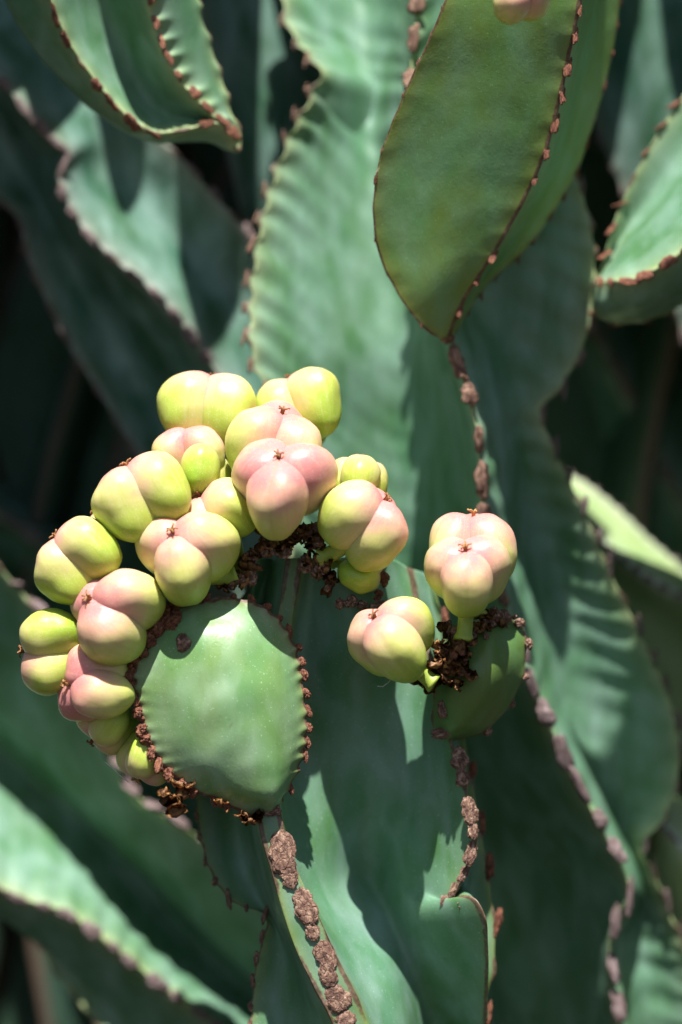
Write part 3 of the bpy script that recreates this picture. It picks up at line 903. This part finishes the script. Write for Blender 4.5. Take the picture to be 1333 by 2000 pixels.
def bm_obj(name, bm, mat, parent):
    me = bpy.data.meshes.new(name)
    bm.to_mesh(me); bm.free(); set_smooth(me)
    return link_mesh(name, me, mat, parent)


def lobe_bm(r, tdir, a, R, rn, sr=1.0, sa=1.0):
    bm = bmesh.new()
    bmesh.ops.create_uvsphere(bm, u_segments=40, v_segments=28, radius=1.0)
    lay = bm.verts.layers.float.new('tip')
    lay2 = bm.verts.layers.float.new('seam')
    lay3 = bm.verts.layers.float.new('ang')
    cr = 0.415 * R * sr
    ar, at, aa = 0.60 * R * sr, 0.555 * R * rn.uniform(0.95, 1.06), 0.76 * R * sa * rn.uniform(0.95, 1.07)
    sd = rn.uniform(0, 50)
    lean = rn.uniform(-0.05, 0.05)
    topz = 0.0
    for v in bm.verts:
        x, y, z = v.co                       # x radial, y tangential, z along the axis
        v[lay3] = math.atan2(y, x)
        taper = 1 + 0.16 * z - 0.10 * z * z
        sup = (abs(x) ** 2.35 + abs(y) ** 2.35 + abs(z) ** 2.35) ** (-1 / 2.35)
        x, y, z = x * sup, y * sup, z * sup
        lx = cr + x * ar * taper
        ly = y * at * taper * (1 - 0.10 * max(0, x)) + lean * R * z
        lz = z * aa - 0.05 * R * (x - 0.2) ** 2
        # the tops run in towards the style
        if z > 0:
            lx -= 0.10 * R * z * z
        q = Vector((lx, ly, lz)) / (R * 0.55)
        k = noise.noise(q * 0.9 + Vector((sd, 0, 0))) * 0.085 + noise.noise(q * 2.6 + Vector((0, sd, 0))) * 0.012
        p = Vector((lx, ly, lz)) * (1 + k)
        d_style = (Vector((p.x, p.y * 0.8, p.z)) - Vector((0.1 * R, 0, 0.62 * R))).length
        v[lay] = max(0.0, 1.05 - d_style / (1.45 * R))
        v[lay2] = math.exp(-((ly / R) / 0.035) ** 2) * 0.5
        if math.hypot(p.x, p.y) < 0.13 * R:
            topz = max(topz, p.z)
        v.co = (r * p.x + tdir * p.y + a * p.z) * S
    return bm, topz


def fruit(label, px, py, d, R, axis, roll=0, pink=0.5, stalk=None, lobes=3, sizes=(1, 1, 1, 1), group='fruits of the large cluster', seed=None, style=True):
    """A three-lobed capsule; R half its width. axis points to the dried style, roll turns the lobes about it."""
    rn = random.Random(seed if seed is not None else int(px * 3 + py))
    R *= 1.04
    r0, t0, a = frame_of(axis, 0)
    if not isinstance(roll, (int, float)):
        q = Vector((roll[0], -roll[2], roll[1]))
        r0 = (q - a * q.dot(a)).normalized()
        t0 = a.cross(r0)
    c = P(px, py, d)
    root = empty('fruit', c, label, 'fruit', group)
    colr = (pink, pink, pink, 1)
    topz = 0.0
    for k in range(lobes):
        ang = 2 * math.pi * k / lobes + rn.uniform(-0.07, 0.07)
        r = r0 * math.cos(ang) + t0 * math.sin(ang)
        td = a.cross(r)
        lb, tz = lobe_bm(r, td, a, R * (0.97 + 0.06 * rn.random()), rn, 1.0, sizes[k])
        topz = max(topz, tz)
        o = bm_obj('lobe', lb, M_FRUIT, root)
        o.color = colr
    # stalk: from under the lobes to the place it grows from
    st = Vector((0, 0, 0)) - a * (0.45 * R * S)
    if stalk is None:
        en = -a * (1.0 * R * S) + Vector((0, 0.05 * R * S, -0.03 * R * S))
    else:
        en = P(*stalk) - c
    mid = st * 0.45 + en * 0.55 - a * (0.22 * R * S)
    pts = []
    for i in range(9):
        u = i / 8
        pts.append(st * (1 - u) ** 2 + mid * 2 * u * (1 - u) + en * u * u)
    rad = [(0.20 - 0.03 * math.sin(math.pi * i / 8) + (0.03 if i > 6 else 0)) * R * S for i in range(9)]
    bm_obj('stalk', tube_mesh('stalk', pts, rad, 14), M_STALK, root)
    if style:
        bm = bmesh.new()
        tip = a * (topz * S)
        for k in range(5):
            an = 2 * math.pi * k / 5 + rn.uniform(0, 1)
            out = r0 * math.cos(an) + t0 * math.sin(an)
            L = rn.uniform(8, 15) * S
            p_ = [tip - a * (0.05 * R * S), tip + a * (4 * S) + out * L * 0.25, tip + a * (7 * S) + out * L * 0.7, tip + a * (rn.uniform(3, 9) * S) + out * L]
            b2 = tube_mesh('style', p_, [4.0 * S, 2.4 * S, 1.7 * S, 1.9 * S], 6)
            tmp = bpy.data.meshes.new('tmp'); b2.to_mesh(tmp); b2.free()
            bm.from_mesh(tmp); bpy.data.meshes.remove(tmp)
        bm_obj('dried_style', bm, M_FLAKE, root)
    return root


# roll: 0 puts the first lobe upwards (or towards the camera for an upright axis)
fruit('pale fruit at the very top left of the cluster, pink on its shoulder', 404, 806, 105, 98, (0.10, 0.92, -0.25), (0.1, 0, -1), 0.50)
fruit('wide yellow-green fruit at the top right of the cluster, behind the others', 586, 803, 130, 90, (-0.25, 0.9, -0.35), (0.1, 0, -1), 0.42)
fruit('pink-topped fruit half hidden under the pale top-left fruit', 370, 886, 60, 72, (-0.15, 0.95, 0.18), (0.15, 0, -1), 0.66)
fruit('large fruit with a flushed left lobe, directly behind the pink central fruit', 536, 872, 35, 97, (0.22, 0.90, 0.38), (-0.9, -0.2, 0.35), 0.58)
fruit('pinkest fruit at the centre of the cluster with three lobes and a red style', 553, 950, -55, 101, (-0.08, 0.72, 0.66), (-0.12, -0.6, 0.7), 0.70, stalk=(552, 1060, 30))
fruit('small green fruit wedged behind the cluster between two larger fruits', 386, 926, 40, 68, (0.10, 0.75, -0.3), (0.1, -0.2, 0.9), 0.30)
fruit('yellow fruit with a dark style on top at the upper left of the cluster', 282, 972, -20, 93, (-0.42, 0.80, -0.02), (0.05, 0, -1), 0.42)
fruit('green-yellow fruit tucked beside the pink central fruit', 428, 1008, 5, 79, (-0.55, 0.62, 0.22), (0.9, -0.1, 0.3), 0.40, stalk=(463, 1115, 60))
fruit('three-lobed yellow-green fruit with a dark style in the middle of the cluster', 363, 1088, -46, 98, (-0.28, 0.62, 0.66), (-0.1, -0.6, 0.6), 0.44, stalk=(462, 1120, 20))
fruit('round yellow fruit at the left of the cluster with a shadow across its right lobe', 158, 1096, -15, 88, (-0.62, 0.62, -0.10), (0.1, 0.1, -1), 0.46)
fruit('fruit with a rosy upper lobe and star-shaped style at the left of the cluster', 228, 1198, -52, 97, (-0.66, 0.42, 0.55), (-0.1, -0.85, 0.4), 0.56)
fruit('two-lobed green fruit sticking out at the far left of the cluster', 108, 1268, 5, 86, (-0.88, -0.05, -0.15), (0, 0.1, -1), 0.38)
fruit('dusky pink fruit below the far-left one with a dark style facing left', 190, 1342, -30, 82, (-0.80, 0.10, 0.42), (0.2, -0.3, 0.9), 0.70)
fruit('small fruit hanging below the dusky pink one beside the pad rim', 212, 1410, 30, 62, (-0.55, -0.65, 0.1), (0.2, 0, 0.9), 0.42)
fruit('lowest fruit of the cluster, hanging under the round pad', 288, 1478, 15, 60, (-0.35, -0.80, 0.1), (-0.2, 0, 0.9), 0.40)
fruit('small pale fruit peeping out above the pad rim', 366, 1214, 52, 46, (-0.2, 0.85, 0.3), 0, 0.48)
fruit('fruit lobe peeping out behind the upper-left yellow fruit', 204, 1022, 60, 34, (-0.5, 0.8, 0), 0, 0.5)
fruit('pale yellow fruit half hidden above the right-hand lobed fruit of the cluster', 698, 940, 45, 62, (0.10, 0.9, -0.2), (0.1, -0.2, 0.9), 0.38)
fruit('tilted fruit with a pink right lobe at the right end of the cluster', 712, 1024, -30, 92, (0.56, 0.66, 0.22), (0, 0.1, -1), 0.56, stalk=(628, 1088, 10))
fruit('unripe green fruit in shade under the right end of the cluster', 706, 1112, 25, 52, (0.6, -0.2, 0.1), 70, 0.10, style=False, stalk=(650, 1100, 40))
g2 = 'fruits of the small right-hand pair'
fruit('front fruit of the right-hand group with a thick stalk, pink crown, green base', 912, 1124, -45, 86, (-0.06, 0.80, 0.55), (-0.08, -0.5, 0.8), 0.56, stalk=(905, 1252, -15), group=g2)
fruit('paler pink fruit directly behind the one with the thick stalk', 922, 1074, 45, 89, (0.05, 0.97, 0.1), (0, 0, -1), 0.64, stalk=(935, 1205, 40), group=g2)
fruit('tilted cream fruit with a blushing front lobe, lowest of the right-hand group', 768, 1252, -48, 86, (-0.52, 0.70, 0.44), (0.22, -0.5, 0.8), 0.50, stalk=(850, 1336, -22), group=g2)
fruit('orange-cream fruit at the top edge on the olive branch', 1014, -4, -158, 58, (0.1, 0.5, 0.6), (-0.5, -0.5, 0.6), 0.62, group='fruits on the olive branch', stalk=(1050, -95, -160))

# ------------------------------------------------------------------ dried flower remains


def flake_bm(size, rn, curl=0.8):
    bm = bmesh.new()
    n = 5
    g = []
    w = rn.uniform(0.5, 1.0)
    for i in range(n):
        row = []
        for j in range(n):
            u, v = i / (n - 1) - 0.5, j / (n - 1) - 0.5
            edge = 1 - 0.5 * (2 * abs(v)) ** 3
            x = u * w * edge + 0.06 * rn.uniform(-1, 1)
            y = v + 0.06 * rn.uniform(-1, 1)
            z = curl * (u * u * 1.3 + v * v * 0.8) + 0.05 * rn.uniform(-1, 1)
            row.append(bm.verts.new(Vector((x, y, z)) * size * S))
        g.append(row)
    for i in range(n - 1):
        for j in range(n - 1):
            bm.faces.new((g[i][j], g[i + 1][j], g[i + 1][j + 1], g[i][j + 1]))
    geom = bmesh.ops.solidify(bm, geom=bm.faces[:], thickness=0.05 * size * S)
    return bm


FLAKES = []
for k in range(9):
    b = flake_bm(1.0 / S * 1.0, random.Random(k), random.Random(k + 50).uniform(0.3, 1.2))
    me = bpy.data.meshes.new('dried_bract'); b.to_mesh(me); b.free(); set_smooth(me); me.materials.append(M_FLAKE)
    FLAKES.append(me)


def rand_rot(rn):
    return Matrix.Rotation(rn.uniform(0, 6.28), 3, Vector((rn.uniform(-1, 1), rn.uniform(-1, 1), rn.uniform(-1, 1))).normalized())


def bracts(parent, pts, n, spread, size, seed):
    """Curled dried bracts, each a part of the stem they sit on."""
    rn = random.Random(seed)
    for k in range(n):
        x, y, d = rn.choice(pts)
        pos = P(x + rn.gauss(0, spread), y + rn.gauss(0, spread), d + rn.gauss(0, spread * 0.6))
        s = rn.uniform(0.6, 1.3) * size * S
        m = (rand_rot(rn) @ Matrix.Diagonal((s, s, s))).to_4x4()
        m.translation = pos - parent.location
        link_mesh('dried_bract', rn.choice(FLAKES), None, parent, m)


def crumbs(parent, pts, n, spread, size, seed, mat=M_SCAR_RED):
    rn = random.Random(seed)
    for k in range(n):
        x, y, d = rn.choice(pts)
        pos = P(x + rn.gauss(0, spread), y + rn.gauss(0, spread), d + rn.gauss(0, spread * 0.5))
        s = rn.uniform(0.6, 1.3) * size * S
        m = (rand_rot(rn) @ Matrix.Diagonal((s, s * 1.2, s * 0.8))).to_4x4()
        m.translation = pos - parent.location
        link_mesh('dried_flower_bit', rn.choice(SCARS[('hi', mat.name)]), None, parent, m)


def line_pts(p, n=20):
    out = []
    q = np.array(p, float)
    for i in range(n):
        u = i / (n - 1) * (len(q) - 1)
        k = min(int(u), len(q) - 2)
        out.append(tuple(q[k] + (q[k + 1] - q[k]) * (u - k)))
    return out


crest_line = line_pts([(430, 1140, 20), (480, 1130, 10), (495, 1080, 10), (520, 1060, 10), (560, 1075, 0), (590, 1035, 0), (625, 1050, 0), (605, 1085, 0), (630, 1115, 0), (655, 1140, 10)], 40)
def wisp(label, pts, rad, cat='spider thread', name='spider_thread'):
    p = [P(*q) for q in pts]
    base = p[0]
    o = bm_obj(name, tube_mesh(name, [q - base for q in p], [rad * S] * len(p), 5), M_THREAD, None)
    o.location = base
    tag(o, label, cat)


def thread_material():
    m = NT('spider_silk')
    n1 = m.noise(m.coord(), 900, 2)
    m.l(m.ramp(n1, [(0.3, (0.42, 0.42, 0.40)), (0.7, (0.66, 0.66, 0.62))]), m.b.inputs['Base Color'])
    m.b.inputs['Roughness'].default_value = 0.4
    return m.m


M_THREAD = thread_material()
wisp('thin curled hair under the lowest fruits beside the pad', [(205, 1488, 10), (222, 1502, 8), (236, 1516, 5), (252, 1528, 0)], 0.8, 'plant hair', 'plant_hair')
wisp('pair of fine curled hairs below the tilted cream fruit', [(770, 1318, 20), (760, 1332, 15), (748, 1341, 10), (738, 1340, 8)], 1.0, 'plant hair', 'plant_hair')

bracts(MAIN, crest_line, 95, 7, 28, 3)
crumbs(MAIN, crest_line, 30, 8, 9, 4, M_SCAR)
crumbs(MAIN, line_pts([(655, 1180, 20), (690, 1175, 20), (730, 1190, 30), (745, 1180, 30)], 20), 18, 3, 8, 5, M_SCAR)
crumbs(MAIN, [(745, 1130, 60), (738, 1160, 60)], 6, 7, 10, 6, M_SCAR_RED)

stub = [(880, 1275, -22), (890, 1300, -27), (870, 1290, -17), (900, 1285, -20), (862, 1310, -7), (895, 1325, -22)]
bracts(SMALL, stub, 85, 13, 27, 8)
crumbs(SMALL, stub, 14, 14, 8, 9)
bracts(SMALL, line_pts([(868, 1230, 18), (890, 1250, -2), (920, 1245, 3), (945, 1215, 28), (965, 1205, 48)], 20), 40, 7, 24, 10)
crumbs(SMALL, line_pts([(868, 1225, 28), (890, 1248, -2), (925, 1240, 8), (960, 1205, 48), (1010, 1212, 78)], 20), 26, 6, 9, 11, M_SCAR)
bracts(SMALL, line_pts([(812, 1335, 18), (835, 1345, 8), (855, 1325, 8), (850, 1300, 3)], 20), 26, 6, 26, 12)

# left rim of the pad: crumbly flower bases
crumbs(DISC, line_pts([(268, 1262, -28), (300, 1235, -33), (330, 1215, -33), (352, 1205, -28)], 20), 60, 10, 12, 13, M_SCAR_RED)
crumbs(DISC, line_pts([(252, 1340, -33), (256, 1300, -30), (270, 1262, -30)], 20), 20, 4, 9, 14, M_SCAR_RED)
crumbs(DISC, line_pts([(262, 1380, -36), (290, 1455, -36), (330, 1512, -30)], 20), 22, 5, 9, 17, M_SCAR_RED)
put_scar(DISC, P(360, 1257, -66), Vector((0, -1, 0.3)), Vector((0.2, 0, -1)), 16, 19, 14, M_SCAR, 'hi', 'dark_bud')
bracts(DISC, [(335, 1552, -62), (350, 1560, -62), (365, 1550, -60), (342, 1572, -60)], 12, 8, 34, 15)
bracts(DISC, line_pts([(430, 1570, -60), (470, 1592, -55), (505, 1600, -50)], 10), 14, 4, 20, 16)
